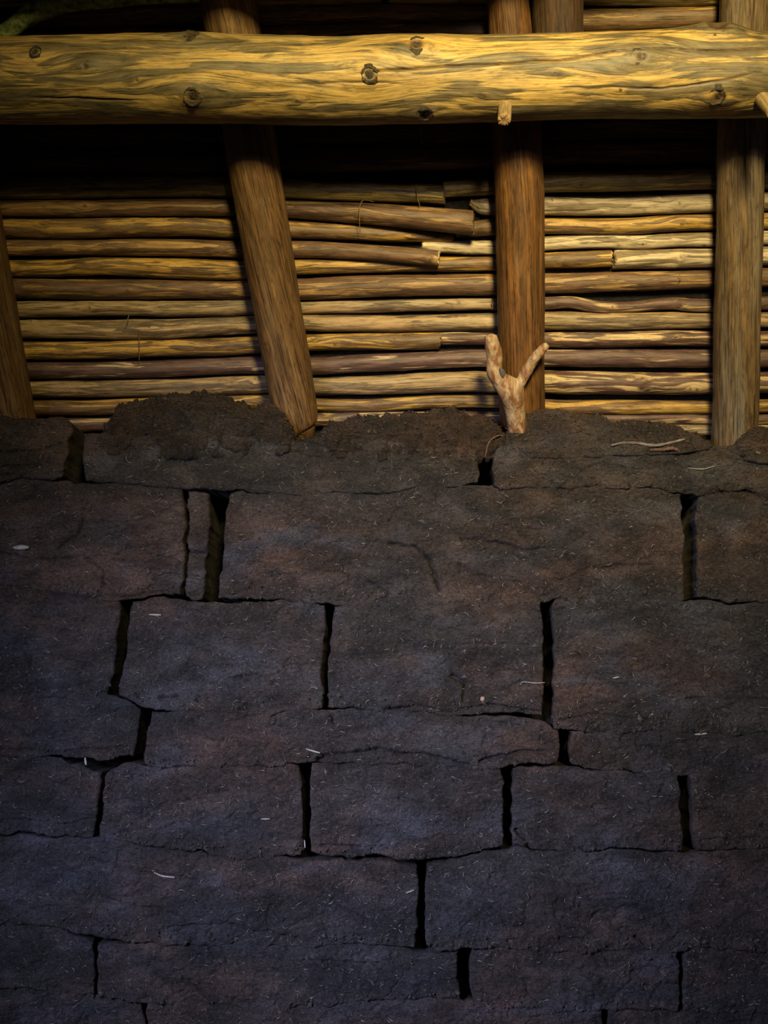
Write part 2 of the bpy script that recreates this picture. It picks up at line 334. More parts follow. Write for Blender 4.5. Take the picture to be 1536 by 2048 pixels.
def log(name, pts, mat, *, cracks=(), off=-0.085, seg=36, step=0.005, seed=1, wob=0.0025, rough=0.05, knots=None, nk=4, twist=0.0,
        emat=None, parent=None, skew=(0, 0), pos=None, ends=(0, 0)):
    """pts: (px, py, width px [, extra offset into the room]) along the log, on the plane of the roof"""
    rs = np.random.RandomState(seed)
    P = []
    if pos is None:
        for p in pts:
            e = p[3] if len(p) > 3 else 0.0
            c = on_roof(p[0], p[1], off + e); r = p[2] / 2 * depth(c) / F * (0.94 if name == 'roof_pole' else 1)
            P.append([*c, r])
    else: P = pos
    P = np.array(P); L = np.sum(np.linalg.norm(np.diff(P[:, :3], axis=0), axis=1))
    n = max(6, int(L / step)); C = catmull(P, n); R = C[:, 3]; C = C[:, :3]
    s = np.linspace(0, L, n)
    T = np.gradient(C, axis=0); T /= np.linalg.norm(T, axis=1)[:, None]
    ref = NRM if abs(np.dot(T[0], NRM)) < 0.8 else np.array([1.0, 0, 0])
    N = ref - (T @ ref)[:, None] * T; N /= np.linalg.norm(N, axis=1)[:, None]
    B = np.cross(T, N)
    z0 = np.zeros(n)
    C = C + N * (wob * 0.5 * fbm(np.stack([s * 5, z0 + seed, z0], -1), seed, 2))[:, None] + B * (wob * fbm(np.stack([s * 5, z0, z0 + seed], -1), seed + 5, 2))[:, None]
    th = np.linspace(0, 2 * math.pi, seg, endpoint=False)
    S, TH = np.meshgrid(s, th, indexing='ij'); RR = R[:, None] * np.ones_like(TH)
    q = np.stack([S * 7, np.cos(TH) * 1.2 + seed, np.sin(TH) * 1.2], -1)
    rad = RR * (1 + rough * fbm(q, seed, 3) + rough * 0.5 * fbm(q * np.array([3, 2.5, 2.5]), seed + 9, 3))
    kn = np.zeros_like(TH); thw = TH.copy()
    if knots is None:
        knots = [(rs.uniform(0, L), rs.uniform(-1.4, 1.4), rs.uniform(0.004, 0.0075), rs.uniform(0.0008, 0.0025)) for _ in range(nk)]
    for (ks, kt, kr, kh) in knots:
        dth = (TH - kt + math.pi) % (2 * math.pi) - math.pi
        ds = S - ks; dd = np.sqrt(ds ** 2 + (dth * RR) ** 2)
        rad += kh * np.exp(-(np.sqrt((ds / 2.4) ** 2 + (dth * RR / 1.3) ** 2) / kr) ** 2)
        rad -= kh * 0.8 * np.exp(-(dd / (kr * 0.45)) ** 2)
        kn = np.maximum(kn, np.exp(-(dd / (kr * 0.62)) ** 4))
        thw -= dth * 0.75 * np.exp(-((ds / (kr * 5)) ** 2 + (dth * RR / (kr * 2.6)) ** 2))
    for pl, wd_, dp_ in cracks:          # drying cracks: (arc length, angle) lines
        sc_ = np.interp(S, [p[0] for p in pl], [p[1] for p in pl], left=9, right=9)
        dq = (TH - sc_ + math.pi) % (2 * math.pi) - math.pi
        dq = np.abs(dq * RR + 0.0025 * fbm(np.stack([S * 30, 0 * S, 0 * S], -1), 77, 3))
        tp_ = np.clip(np.minimum(S - pl[0][0], pl[-1][0] - S) / 0.1, 0, 1)
        g_ = np.exp(-(dq / wd_) ** 2) * tp_
        rad = rad - dp_ * g_; kn = np.maximum(kn, g_)
    cs, sn = np.cos(TH), np.sin(TH)
    V = C[:, None, :] + rad[..., None] * (cs[..., None] * N[:, None, :] + sn[..., None] * B[:, None, :])
    tw = thw + twist * S
    LC = np.stack([S, RR * np.cos(tw), RR * np.sin(tw)], -1)
    # slanted / rough ends
    for end, sk in ((0, skew[0]), (n - 1, skew[1])):
        sgn = -1 if end == 0 else 1
        m = 4
        for k in range(m):
            i = end + k if end == 0 else end - k
            V[i] += T[i] * (sgn * (sk * sn[i] * R[i] + 0.0015 * rs.randn(seg)) * (1 - k / m))[:, None]
    V = V.reshape(-1, 3); LC = LC.reshape(-1, 3); kn = kn.ravel()
    idx = np.arange(n * seg).reshape(n, seg); nx = np.roll(idx, -1, axis=1)
    Fc = np.stack([idx[:-1], nx[:-1], nx[1:], idx[1:]], -1).reshape(-1, 4).tolist()
    mi = [0] * len(Fc)
    Vx, Lx, Kx = [V], [LC], [kn]; base = len(V); EP = []
    for ei, end in enumerate((0, n - 1)):
        f0 = len(Fc)
        sgn = -1 if end == 0 else 1; loop = idx[end]; c0 = V[loop].mean(0)
        prev = loop
        for fr, o_ in ((0.93, 0.002), (0.6, 0.003), (0.3, 0.0022)):
            ring = c0 + (V[loop] - c0) * fr + T[end] * sgn * o_ * (1 + 0.4 * rs.randn(seg))[:, None]
            Vx.append(ring); lc = LC[loop] * np.array([1, fr, fr]); Lx.append(lc); Kx.append(np.zeros(seg))
            cur = np.arange(base, base + seg); base += seg
            for a in range(seg):
                b_ = (a + 1) % seg
                f = (prev[a], cur[a], cur[b_], prev[b_]) if end == 0 else (prev[a], prev[b_], cur[b_], cur[a])
                if end == 0: f = (prev[b_], prev[a], cur[a], cur[b_])[::1]
                Fc.append([int(x) for x in f]); mi.append(1)
            prev = cur
        Fc.append([int(x) for x in (prev if end else prev[::-1])]); mi.append(1)
        if ends[ei]: EP.append(Fc[f0:]); del Fc[f0:]; del mi[f0:]
    V = np.vstack(Vx); LC = np.vstack(Lx); kn = np.concatenate(Kx)
    o = mesh_obj(name, V, Fc, [mat, emat or M['end']], parent, {'lc': LC, 'knot': kn}, mi)
    for fs in EP:                       # the sawn face is a part of its pole
        ids = sorted({x for f in fs for x in f}); mp = {x: j for j, x in enumerate(ids)}
        mesh_obj('sawn_end', V[ids], [[mp[x] for x in f] for f in fs], emat or M['end'], o, {'lc': LC[ids]})['label'] = 'rough sawn end face'
    return recentre(o) if parent is None else o

# ---- poles laid across behind the rafters
G = 'thin peeled poles lining the sloping roof'
POLES = [
 # (label, points, material, extra)
 ('olive pole along the very top edge of the picture, at the left', [(-300,-8,44),(200,-10,42),(520,-14,44),(760,-12,44)], 'pole_olive', {}),
 ('dark yellow-brown pole above the big beam at upper left, a shadowed gap below it', [(20,42,30),(60,38,40),(250,34,42),(520,28,40),(1000,24,36)], 'pole_brown', {}),
 ('dim brown pole peeping out right on top of the big beam at the left', [(-300,88,46),(300,78,44),(640,68,42),(1060,60,46)], 'pole_brown', {}),
 ('dim pole at the top edge of the picture, right of the dark rafter end', [(780,-14,42),(1100,-12,42),(1840,-12,42)], 'pole_olive', {}),
 ('bright yellow knotty pole above the big beam at the upper right', [(1020,42,42),(1170,40,45),(1440,34,44),(1840,32,44)], 'pole_ochre', {}),
 ('pole hidden behind the upper right of the big beam', [(1070,90,44),(1840,82,44)], 'pole_brown', {}),
 ('upper of the poles hidden behind the big beam', [(-300,134,46),(700,124,46),(1840,128,46)], 'pole_brown', {}),
 ('middle one of the poles hidden behind the big beam', [(-300,180,46),(700,172,46),(1840,174,46)], 'pole_shaded', {}),
 ('lower of the poles hidden behind the big beam', [(-300,226,46),(700,220,46),(1840,220,46)], 'pole_shaded', {}),
 ('shade-coloured pole in the shadow right under the big beam, running off the left edge', [(-300,272,46),(440,268,44),(845,264,40)], 'pole_shaded', dict(skew=(0,0.1))),
 ('shade-coloured pole in the shadow under the big beam, running off the right edge', [(842,268,52),(1000,262,48),(1840,262,46)], 'pole_shaded', {}),
 ('shade-coloured second pole below the big beam on the left, running deep in shadow', [(-300,325,46),(460,322,50),(820,316,54),(1150,306,52)], 'pole_shaded', dict(skew=(0,-0.1), ends=(0,1))),
 ('shade-coloured second pole below the big beam on the right, deep in shadow', [(1155,306,50),(1840,306,50)], 'pole_shaded', {}),
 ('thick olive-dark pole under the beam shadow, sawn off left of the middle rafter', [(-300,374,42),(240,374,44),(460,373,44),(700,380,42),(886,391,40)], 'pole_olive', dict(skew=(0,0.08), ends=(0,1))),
 ('olive-green pole under the beam shadow, running behind the middle rafter to the right edge', [(889,380,34),(990,371,38),(1085,364,42),(1300,358,44),(1435,355,45),(1840,352,44)], 'pole_olive', {}),
 ('pole whose round sawn end stands out left of the middle rafter, thread hanging over it', [(-300,418,35),(200,416,36),(465,415,36),(570,417,37),(700,424,42),(850,436,46),(950,446,50)][:0] or [(-300,418,35,0),(200,416,36,0),(465,415,36,0),(570,417,37,0),(700,424,42,.008),(850,436,47,.03),(945,446,50,.045)], 'pole_brown', dict(skew=(0,0.15), wob=.002, ends=(0,1))),
 ('pale grey-yellow pole with pointed left end, topmost bright one right of the middle rafter', [(942,408,14),(960,414,30),(990,415,36),(1085,414,37),(1250,412,37),(1435,405,38),(1840,400,38)], 'pole_pale', dict(emat='end_pale', ends=(1,0))),
 ('yellow pole directly under the one with the round sawn end', [(-300,457,38),(120,457,42),(300,453,40),(470,457,40),(578,458,37),(760,464,34),(905,474,24)], 'pole_ochre', {}),
 ('yellow-and-brown streaked pole right of the middle rafter, second from the top', [(915,462,30),(985,456,35),(1085,454,33),(1250,451,35),(1435,444,36),(1840,438,36)], 'pole_ochre', dict(emat='end_pale')),
 ('olive-brown pole ending in a sawn face before a dark gap, left of the middle rafter', [(-300,497,35,0),(250,494,36,0),(475,497,36,0),(580,499,35,0),(700,503,33,.01),(800,510,33,.022),(876,517,32,.03)], 'pole_brown', dict(emat='end_pale', wob=.0015, ends=(0,1))),
 ('slim whitish weathered pole starting left of the middle rafter and running to the right edge', [(846,488,20),(880,490,26),(990,492,31),(1085,488,30),(1250,484,31),(1435,476,30),(1840,470,30)], 'pole_pale', dict(emat='end_pale', ends=(1,0))),
 ('ochre pole bulging on the left, ending bluntly right of the middle rafter', [(-300,536,38),(60,538,36),(200,532,38),(330,538,42),(485,538,42),(588,534,34),(780,530,32),(990,526,32),(1085,520,33),(1221,518,36)], 'pole_ochre', dict(emat='end_pale', ends=(0,1))),
 ('short pale grey pole with a square-cut left end, beside the right rafter', [(1229,519,44),(1330,515,42),(1435,512,42),(1840,506,42)], 'pole_pale', dict(emat='end_pale', skew=(0.1,0), ends=(1,0))),
 ('thick brown-barked pole with pale flakes, right above the slender pole with the pale tip', [(-300,577,40),(200,576,42),(490,578,42),(595,576,45),(800,572,46),(990,569,46),(1085,567,42),(1250,564,42),(1435,557,40),(1840,552,40)], 'pole_brown', {}),
 ('slender greyish pole ending in a pale tip just left of the middle rafter', [(-300,620,34),(200,616,34),(350,618,34),(495,613,34),(605,614,27),(800,610,28),(980,607,25)], 'pole_tan', dict(emat='end_pale', ends=(0,1))),
 ('crooked dark pole that bends downward right of the middle rafter', [(984,606,26),(1087,604,26),(1140,602,26),(1195,612,26),(1260,613,24),(1340,606,26),(1435,608,28),(1840,604,28)], 'pole_red', {}),
 ('smooth grey-brown pole right under the slender pole with the pale tip', [(-300,658,40),(120,658,40),(300,656,42),(500,651,38),(610,647,36),(800,645,36),(990,642,37),(1087,639,40),(1250,641,38),(1435,639,34),(1840,638,36)], 'pole_tan', {}),
 ('golden pole that ends in a saw cut short of the forked branch', [(-300,704,40),(120,701,40),(300,696,42),(512,689,38),(618,686,36),(760,684,38),(878,682,38)], 'pole_ochre', dict(skew=(0,-0.1), ends=(0,1))),
 ('red-brown pole with peeled yellow stripes, running from the forked branch tips to the right edge', [(883,679,29),(985,677,30),(1087,678,34),(1250,678,36),(1435,676,34),(1840,674,34)], 'pole_red', {}),
 ('dark purplish-brown pole crossing behind the arms of the forked branch', [(-300,741,35),(200,739,36),(520,731,37),(622,730,37),(800,724,38),(985,718,38),(1090,716,38),(1250,716,40),(1435,716,38),(1840,714,38)], 'pole_purple', {}),
 ('grey-tan pole third above the wall top, ending behind the crotch of the forked branch', [(-300,779,34),(200,778,37),(525,771,38),(628,773,37),(800,768,42),(985,763,44),(1055,762,42)], 'pole_tan', {}),
 ('thick blotchy pole with large peeled patches, starting beside the forked branch', [(1060,764,40),(1095,765,50),(1250,767,48),(1435,766,46),(1840,766,46)], 'pole_red', dict(emat='end_pale')),
 ('bright golden slender pole second above the wall top', [(-300,816,32),(200,813,33),(530,804,30),(635,810,28),(820,806,30),(985,804,29),(1090,812,29),(1250,813,32),(1435,813,28),(1840,812,30)], 'pole_ochre', {}),
 ('lowest long pole, mostly buried behind the clods on the wall top', [(-300,852,32),(200,850,32),(535,842,32),(640,839,30),(985,834,28),(1090,838,24),(1250,838,26),(1435,836,24),(1840,838,26)], 'pole_red', {}),
 ('pale scrap of pole low beside the foot of the right rafter, behind the clods', [(1180,864,28),(1300,860,28),(1435,858,26),(1840,860,28)], 'pole_pale', {}),
]
for i, (lab, pts, mt, ex) in enumerate(POLES):
    ex = dict(ex)
    if 'emat' in ex: ex['emat'] = M[ex['emat']]
    o = log('roof_pole', pts, M[mt], off=-0.086, seed=11 + i * 7, nk=8, rough=0.10, wob=ex.pop('wob', 0.005), **ex)
    tag(o, lab, 'pole', G)

# ---- rafters
R1 = log('rafter', [(42,905,94),(22,835,98),(-48,450,104),(-128,0,112),(-180,-280,118)], M['rafter_brown'], off=0, seg=64, seed=201, nk=4, twist=1.0, rough=0.035)
tag(R1, 'round rafter cut by the left edge of the picture, foot on the wall top', 'rafter', 'rafters of the sloping roof')
R2 = log('rafter', [(612,884,30),(603,862,58),(589,815,90),(545,560,98),(503,300,104),(457,0,114),(418,-280,120)], M['rafter_brown'], off=0, seg=72, seed=202, nk=6, twist=1.4, rough=0.035)
tag(R2, 'strongly leaning brown rafter with a pointed foot, second from the left', 'rafter', 'rafters of the sloping roof')
R3 = log('rafter', [(1046,895,86),(1045,850,90),(1041,560,96),(1036,300,99),(1017,0,84),(1008,-280,90)], M['rafter_orange'], off=0, seg=72, seed=203, nk=6, twist=0.3, rough=0.03)
tag(R3, 'orange-brown upright rafter behind the forked branch', 'rafter', 'rafters of the sloping roof')
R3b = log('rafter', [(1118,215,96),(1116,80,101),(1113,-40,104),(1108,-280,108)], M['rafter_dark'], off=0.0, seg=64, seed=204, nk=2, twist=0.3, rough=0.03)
tag(R3b, 'dark short rafter end above the big beam, right beside the top of the orange-brown rafter', 'rafter', 'rafters of the sloping roof')
R4 = log('rafter', [(1467,905,86),(1470,870,90),(1477,560,92),(1482,300,94),(1492,0,102),(1500,-280,108)], M['rafter_grey'], off=0, seg=72, seed=205, nk=7, twist=0.35, rough=0.03)
tag(R4, 'weathered grey-brown rafter near the right edge', 'rafter', 'rafters of the sloping roof')

# ---- the big beam (purlin) in front of the rafters
BOFF = 0.148
bp = [(-260,163,168),(0,161,168),(300,158,170),(560,160,170),(830,158,168),(1100,152,164),(1400,149,168),(1536,151,162),(1800,150,160)]
P3 = [on_roof(p[0], p[1], BOFF) for p in bp]
Lb = np.r_[0, np.cumsum(np.linalg.norm(np.diff(np.array(P3), axis=0), axis=1))]
def beam_at(px, py):
    """arc length, angle and local frame on the beam's surface where pixel px,py falls"""
    s = np.interp(px, [p[0] for p in bp], Lb)
    cy = np.interp(px, [p[0] for p in bp], [p[1] for p in bp]); wd = np.interp(px, [p[0] for p in bp], [p[2] for p in bp])
    c = on_roof(px, cy, BOFF); r = wd / 2 * depth(c) / F
    a = math.asin(max(-1, min(1, (cy - py) / (wd / 2))))
    return s, a, c, r
T_ = np.array([1.0, 0, 0])
BB = np.cross(T_, NRM)             # T x N
KN = [(95,110,.013,.004),(190,136,.010,.004),(290,160,.006,.002),(395,190,.020,.008),(740,150,.017,.007),(832,98,.022,.010),(848,222,.020,.008),
      (1257,118,.016,.006),(1416,188,.020,.008),(1412,70,.026,.022),(390,80,.020,.008),(1222,178,.006,.002),(1100,146,.005,.002),(598,196,.006,.0015),(965,187,.005,.001)]
sgnB = 1 if BB[2] > 0 else -1
kl = []
for (kx, ky, kr, kh) in KN:
    s, a, c, r = beam_at(kx, ky)
    view = (np.array([0, 0, CAMZ]) - c); view /= np.linalg.norm(view)
    aoff = math.atan2(view @ BB, view @ NRM)       # view direction in ring angle
    kl.append((s, aoff + a * sgnB, kr, kh))
def bcrack(pts, wd, dp):
    out = []
    for x_, y_ in pts:
        s_, a_, c_, r_ = beam_at(x_, y_); vw = np.array([0, 0, CAMZ]) - c_; vw /= np.linalg.norm(vw)
        out.append((s_, math.atan2(vw @ BB, vw @ NRM) + a_ * sgnB))
    return (out, wd, dp)
BCR = [bcrack([(690,148),(900,132),(1100,122),(1250,103),(1400,104),(1620,99)], .0022, .006), bcrack([(40,190),(160,194),(330,200)], .0022, .004),
       bcrack([(560,168),(700,160),(840,168)], .002, .003), bcrack([(150,104),(260,102),(400,106)], .002, .004), bcrack([(1180,172),(1300,176),(1400,160),(1500,146)], .0022, .004)]
beam = log('crossing_log', bp, M['beam'], off=BOFF, seg=260, step=0.003, seed=300, cracks=BCR, knots=[(s, a, r * 1.1, h) for s, a, r, h in kl], wob=0.004, rough=0.03)
tag(beam, 'thick knotty yellow-brown log beam running across the whole picture in front of the rafters', 'beam')
cb = np.array(beam.location)
def knot_mesh(c, nrm, r, seed):
    """raised ring of wood around a splintered hollow"""
    rs = np.random.RandomState(seed)
    up = np.array([1.0, 0, 0]); u = up - nrm * (up @ nrm); u /= np.linalg.norm(u); v = np.cross(nrm, u)
    prof = [(1.45, -0.12), (1.15, 0.10), (1.0, 0.22), (0.86, 0.20), (0.74, 0.02), (0.6, -0.02), (0.42, 0.08), (0.2, 0.10)]
    sg = 40; V = []; Fc = []
    th = np.linspace(0, 2 * math.pi, sg, endpoint=False)
    for k, (f, h) in enumerate(prof):
        q = np.stack([np.cos(th) * 1.5 + seed, np.sin(th) * 1.5, np.full(sg, k * 0.7)], -1)
        ff = f * (1 + 0.16 * fbm(q, seed, 3)); hh = h + 0.16 * fbm(q * 2, seed + 3, 2) * (1 if 0 < k else 0.3)
        V += (c + r * (ff[:, None] * (np.cos(th)[:, None] * u + 0.92 * np.sin(th)[:, None] * v) + hh[:, None] * nrm)).tolist()
    for k in range(len(prof) - 1):
        for a in range(sg):
            b = (a + 1) % sg; Fc.append([k * sg + a, k * sg + b, (k + 1) * sg + b, (k + 1) * sg + a])
    Fc.append([(len(prof) - 1) * sg + a for a in range(sg)])
    return np.array(V), Fc
for i, ((kx, ky, kr, kh), (s, a, _, _)) in enumerate(zip(KN, kl)):
    if kr < 0.012: continue
    _, _, c, r = beam_at(kx, ky)
    nrm = math.cos(a) * NRM + math.sin(a) * BB
    V, Fc = knot_mesh(c + nrm * (r + kh * 0.25), nrm, kr * 0.98, 400 + i)
    k = mesh_obj('knot', V, Fc, M['knot'], beam); k.data.transform(__import__('mathutils').Matrix.Translation(-Vector(cb)))
# wooden pegs driven through the beam
def peg(px, py, dx, seed, rr):
    _, a, c, r = beam_at(px, min(py, 232))
    view = np.array([0, 0, CAMZ]) - c; view /= np.linalg.norm(view)
    aoff = math.atan2(view @ BB, view @ NRM) + a * sgnB
    nrm = math.cos(aoff) * NRM + math.sin(aoff) * BB
    st = c + nrm * (r - 0.02); d = np.array([dx, -0.62, -0.78]); d /= np.linalg.norm(d)
    en = st + d * 0.084
    o = log('peg', None, M['peg'], pos=[[*st, rr], [*((st + en) / 2), rr], [*en, rr * 0.96]], seg=28, step=0.003, seed=seed, nk=0, emat=M['end'], parent=beam, wob=0, rough=0.04)
    o.data.transform(__import__('mathutils').Matrix.Translation(-Vector(cb)))
    o['label'] = 'pale wooden peg sticking out below the beam'
    return o
peg(1008, 214, -0.10, 501, 0.0150)
peg(1507, 198, 0.14, 502, 0.0165)

# added unseen log above the frame, bent to shade the poles and rafter tops
shade_log = log('crossing_log', [(-300,-158,160),(300,-146,158),(800,-136,154),(1250,-225,150),(1800,-340,140)], M['beam'], off=BOFF, seg=80, step=0.01, seed=310, nk=5)
tag(shade_log, 'added log above the picture, shading the roof above the big beam', 'beam')

# mossy branch in the upper left corner
mb = log('mossy_branch', [(-60,116,34),(-8,80,36),(30,48,34),(70,20,38),(150,2,34),(300,-4,24),(420,-8,12)], M['moss'], off=0.01, seg=28, seed=320, nk=6, rough=0.18, wob=.008)
tag(mb, 'green mossy branch in the upper left corner, above the big beam', 'branch')

# ------------------------------------------------------------------ turf wall
wall = bpy.data.objects.new('wall_back', None); COL.objects.link(wall); wall.location = (0, D + 0.1, 0)
tag(wall, 'wall of large dark turf blocks laid in courses', kind='structure')
SURF = []; EDGE = []
def polyi(poly, u):
    P = np.array(poly, float); L = np.r_[0, np.cumsum(np.linalg.norm(np.diff(P, axis=0), axis=1))]; L /= L[-1]
    return np.stack([np.interp(u, L, P[:, 0]), np.interp(u, L, P[:, 1])], -1)
def seg_dist(X, Z, pl):
    d = np.full(X.shape, 9.0)
    for (a, b) in zip(pl[:-1], pl[1:]):
        ab = b - a; t = np.clip(((X - a[0]) * ab[0] + (Z - a[1]) * ab[1]) / (ab @ ab), 0, 1)
        d = np.minimum(d, np.hypot(X - a[0] - t * ab[0], Z - a[1] - t * ab[1]))
    return d
def block(top, bot, seed, push=0.0, cracks=(), dep=0.2, res=0.0027, mat='turf', ragged=1.0):
    w_ = abs(top[-1][0] - top[0][0]); h_ = abs(np.mean([p[1] for p in bot]) - np.mean([p[1] for p in top]))
    k = D / F / 1.0
    nu = max(8, int(w_ * k / res)); nv = max(8, int(h_ * k / res))
    u = np.linspace(0, 1, nu); v = np.linspace(0, 1, nv)
    tp = polyi(top, u); bt = polyi(bot, u)
    px = tp[None, :, 0] * (1 - v[:, None]) + bt[None, :, 0] * v[:, None]
    py = tp[None, :, 1] * (1 - v[:, None]) + bt[None, :, 1] * v[:, None]
    P = on_wall(px, py); X, Z = P[..., 0].copy(), P[..., 2].copy()
    U = np.broadcast_to(u[None, :], X.shape); Vv = np.broadcast_to(v[:, None], X.shape)
    W, H = w_ * k, h_ * k
    q = np.stack([X, Z, np.full_like(X, seed * 0.37)], -1)
    dl, dr_, dt, db = U * W, (1 - U) * W, Vv * H, (1 - Vv) * H
    d = np.minimum(np.minimum(dl, dr_), np.minimum(dt, db))
    # soft noisy inset of the rim
    near = np.exp(-(d / 0.03) ** 2)
    jag = near * (0.0045 * fbm(q * 30, seed, 4) * ragged)
    cx = np.where(dl < dr_, 1, -1) * np.exp(-(np.minimum(dl, dr_) / 0.02) ** 2)
    cz = np.where(dt < db, -1, 1) * np.exp(-(np.minimum(dt, db) / 0.02) ** 2)
    X = X + cx * (0.0008 + np.abs(jag)); Z = Z + cz * (-0.0036 + jag * 0.9)
    # rounded corners
    gx = np.stack([X, Z, 0 * X], -1)          # shared wander, so that neighbouring blocks keep fitting
    wx = 0.008 * fbm(gx * 11, 51, 2) + 0.006 * fbm(gx * 40, 53, 3)
    wz = 0.012 * fbm(gx * 9, 55, 2) + 0.008 * fbm(gx * 36, 57, 3)
    X = X + wx; Z = Z + wz
    X = X - 0.0015 * cx
    corner = np.exp(-((np.minimum(dl, dr_) / 0.02) ** 2 + (np.minimum(dt, db) / 0.02) ** 2))
    X = X + corner * 0.003 * np.where(dl < dr_, 1, -1); Z = Z + corner * 0.002 * np.where(dt < db, -1, 1)
    hz = np.minimum(dt, db) < np.minimum(dl, dr_)
    Rr = np.where(hz, 0.0045, 0.007) + 0.007 * (fbm(q * 22, seed + 2, 4)) * ragged
    Rr = np.clip(Rr, 0.002, 0.02)
    t = np.clip(1 - d / Rr, 0, 1); rec = Rr * 0.9 * (1 - np.sqrt(np.maximum(0, 1 - t * t)))
    qs = q * np.array([1, 1.8, 1])
    rid = 1 - np.abs(fbm(qs * 13, 14, 4)) * 3.2
    qg = np.stack([X, Z, 0 * X], -1) * np.array([1, 1.8, 1])
    disp = 0.010 * fbm(qg * 6, 3, 3) + 0.007 * fbm(qs * 24, 7, 4) + 0.0042 * fbm(qs * 80, 8, 3) + 0.0016 * fbm(q * 260, 9, 2)
    disp = disp - 0.006 * np.clip(rid - 0.72, 0, 1) * np.clip(0.5 + 2 * fbm(qs * 5, 15, 2), 0, 1) / 0.28
    low = np.exp(-(db / 0.035) ** 2) * ragged
    disp = disp + low * (0.010 * fbm(q * 45, 12, 4))
    for cr in cracks:
        pl = [on_wall(a, b)[[0, 2]] for a, b in cr[0]]
        jx = 0.010 * fbm(q * 22, 31, 4); jz = 0.010 * fbm(q * 22, 32, 4)
        dd = seg_dist(X + jx, Z + jz, pl)
        wv = 1.35 * cr[1] * (1 + 0.8 * fbm(q * 30, 33, 2))
        disp = disp - 1.5 * cr[2] * np.exp(-(dd / np.maximum(wv, 0.0012)) ** 2)
        above = 0.5 + 0.5 * np.tanh((Z - 0) * 0)
        disp = disp + 0.003 * np.exp(-(dd / 0.012) ** 2) * fbm(q * 60, 35, 3)
    Y = D - push - disp + rec
    front = np.stack([X, Y, Z], -1)
    SURF.append(front[3:-3:1, 3:-3:1].reshape(-1, 3)[::7])
    EDGE.append(front[int(nv * 0.88):-1].reshape(-1, 3)[::3])
    idx = np.arange(nu * nv).reshape(nv, nu)
    Fc = np.stack([idx[:-1, :-1], idx[1:, :-1], idx[1:, 1:], idx[:-1, 1:]], -1).reshape(-1, 4).tolist()
    loop = np.concatenate([idx[0, :-1], idx[:-1, -1], idx[-1, :0:-1], idx[:0:-1, 0]])
    V = [front.reshape(-1, 3)]; base = nu * nv; prev = loop; c0 = front.reshape(-1, 3).mean(0); m = len(loop)
    fl = front.reshape(-1, 3)[loop]
    for dp, ins in ((0.012, 0.0), (0.03, 0.001), (0.06, 0.002), (dep, 0.002)):
        ring = fl.copy(); ring[:, 1] = ring[:, 1] * (0.3 if dp < 0.05 else 0) + (D - push) * (0.7 if dp < 0.05 else 1) + dp
        dirc = c0 - fl; dirc[:, 1] = 0; dirc /= np.linalg.norm(dirc, axis=1)[:, None]
        jj = 0.003 * fbm(np.stack([fl[:, 0] * 40, fl[:, 2] * 40, np.full(m, dp * 40)], -1), seed + 20, 3)
        ring += dirc * (ins + np.abs(jj))[:, None]
        V.append(ring); cur = np.arange(base, base + m); base += m
        a, b_, c_, e_ = prev, cur, np.roll(cur, -1), np.roll(prev, -1)
        Fc += np.stack([e_, c_, b_, a], -1).tolist()
        prev = cur
    Fc.append(prev[::-1].tolist())
    V = np.vstack(V) - np.array([0, D + 0.1, 0])
    o = mesh_obj('turf_block', V, Fc, M[mat], wall)
    return o

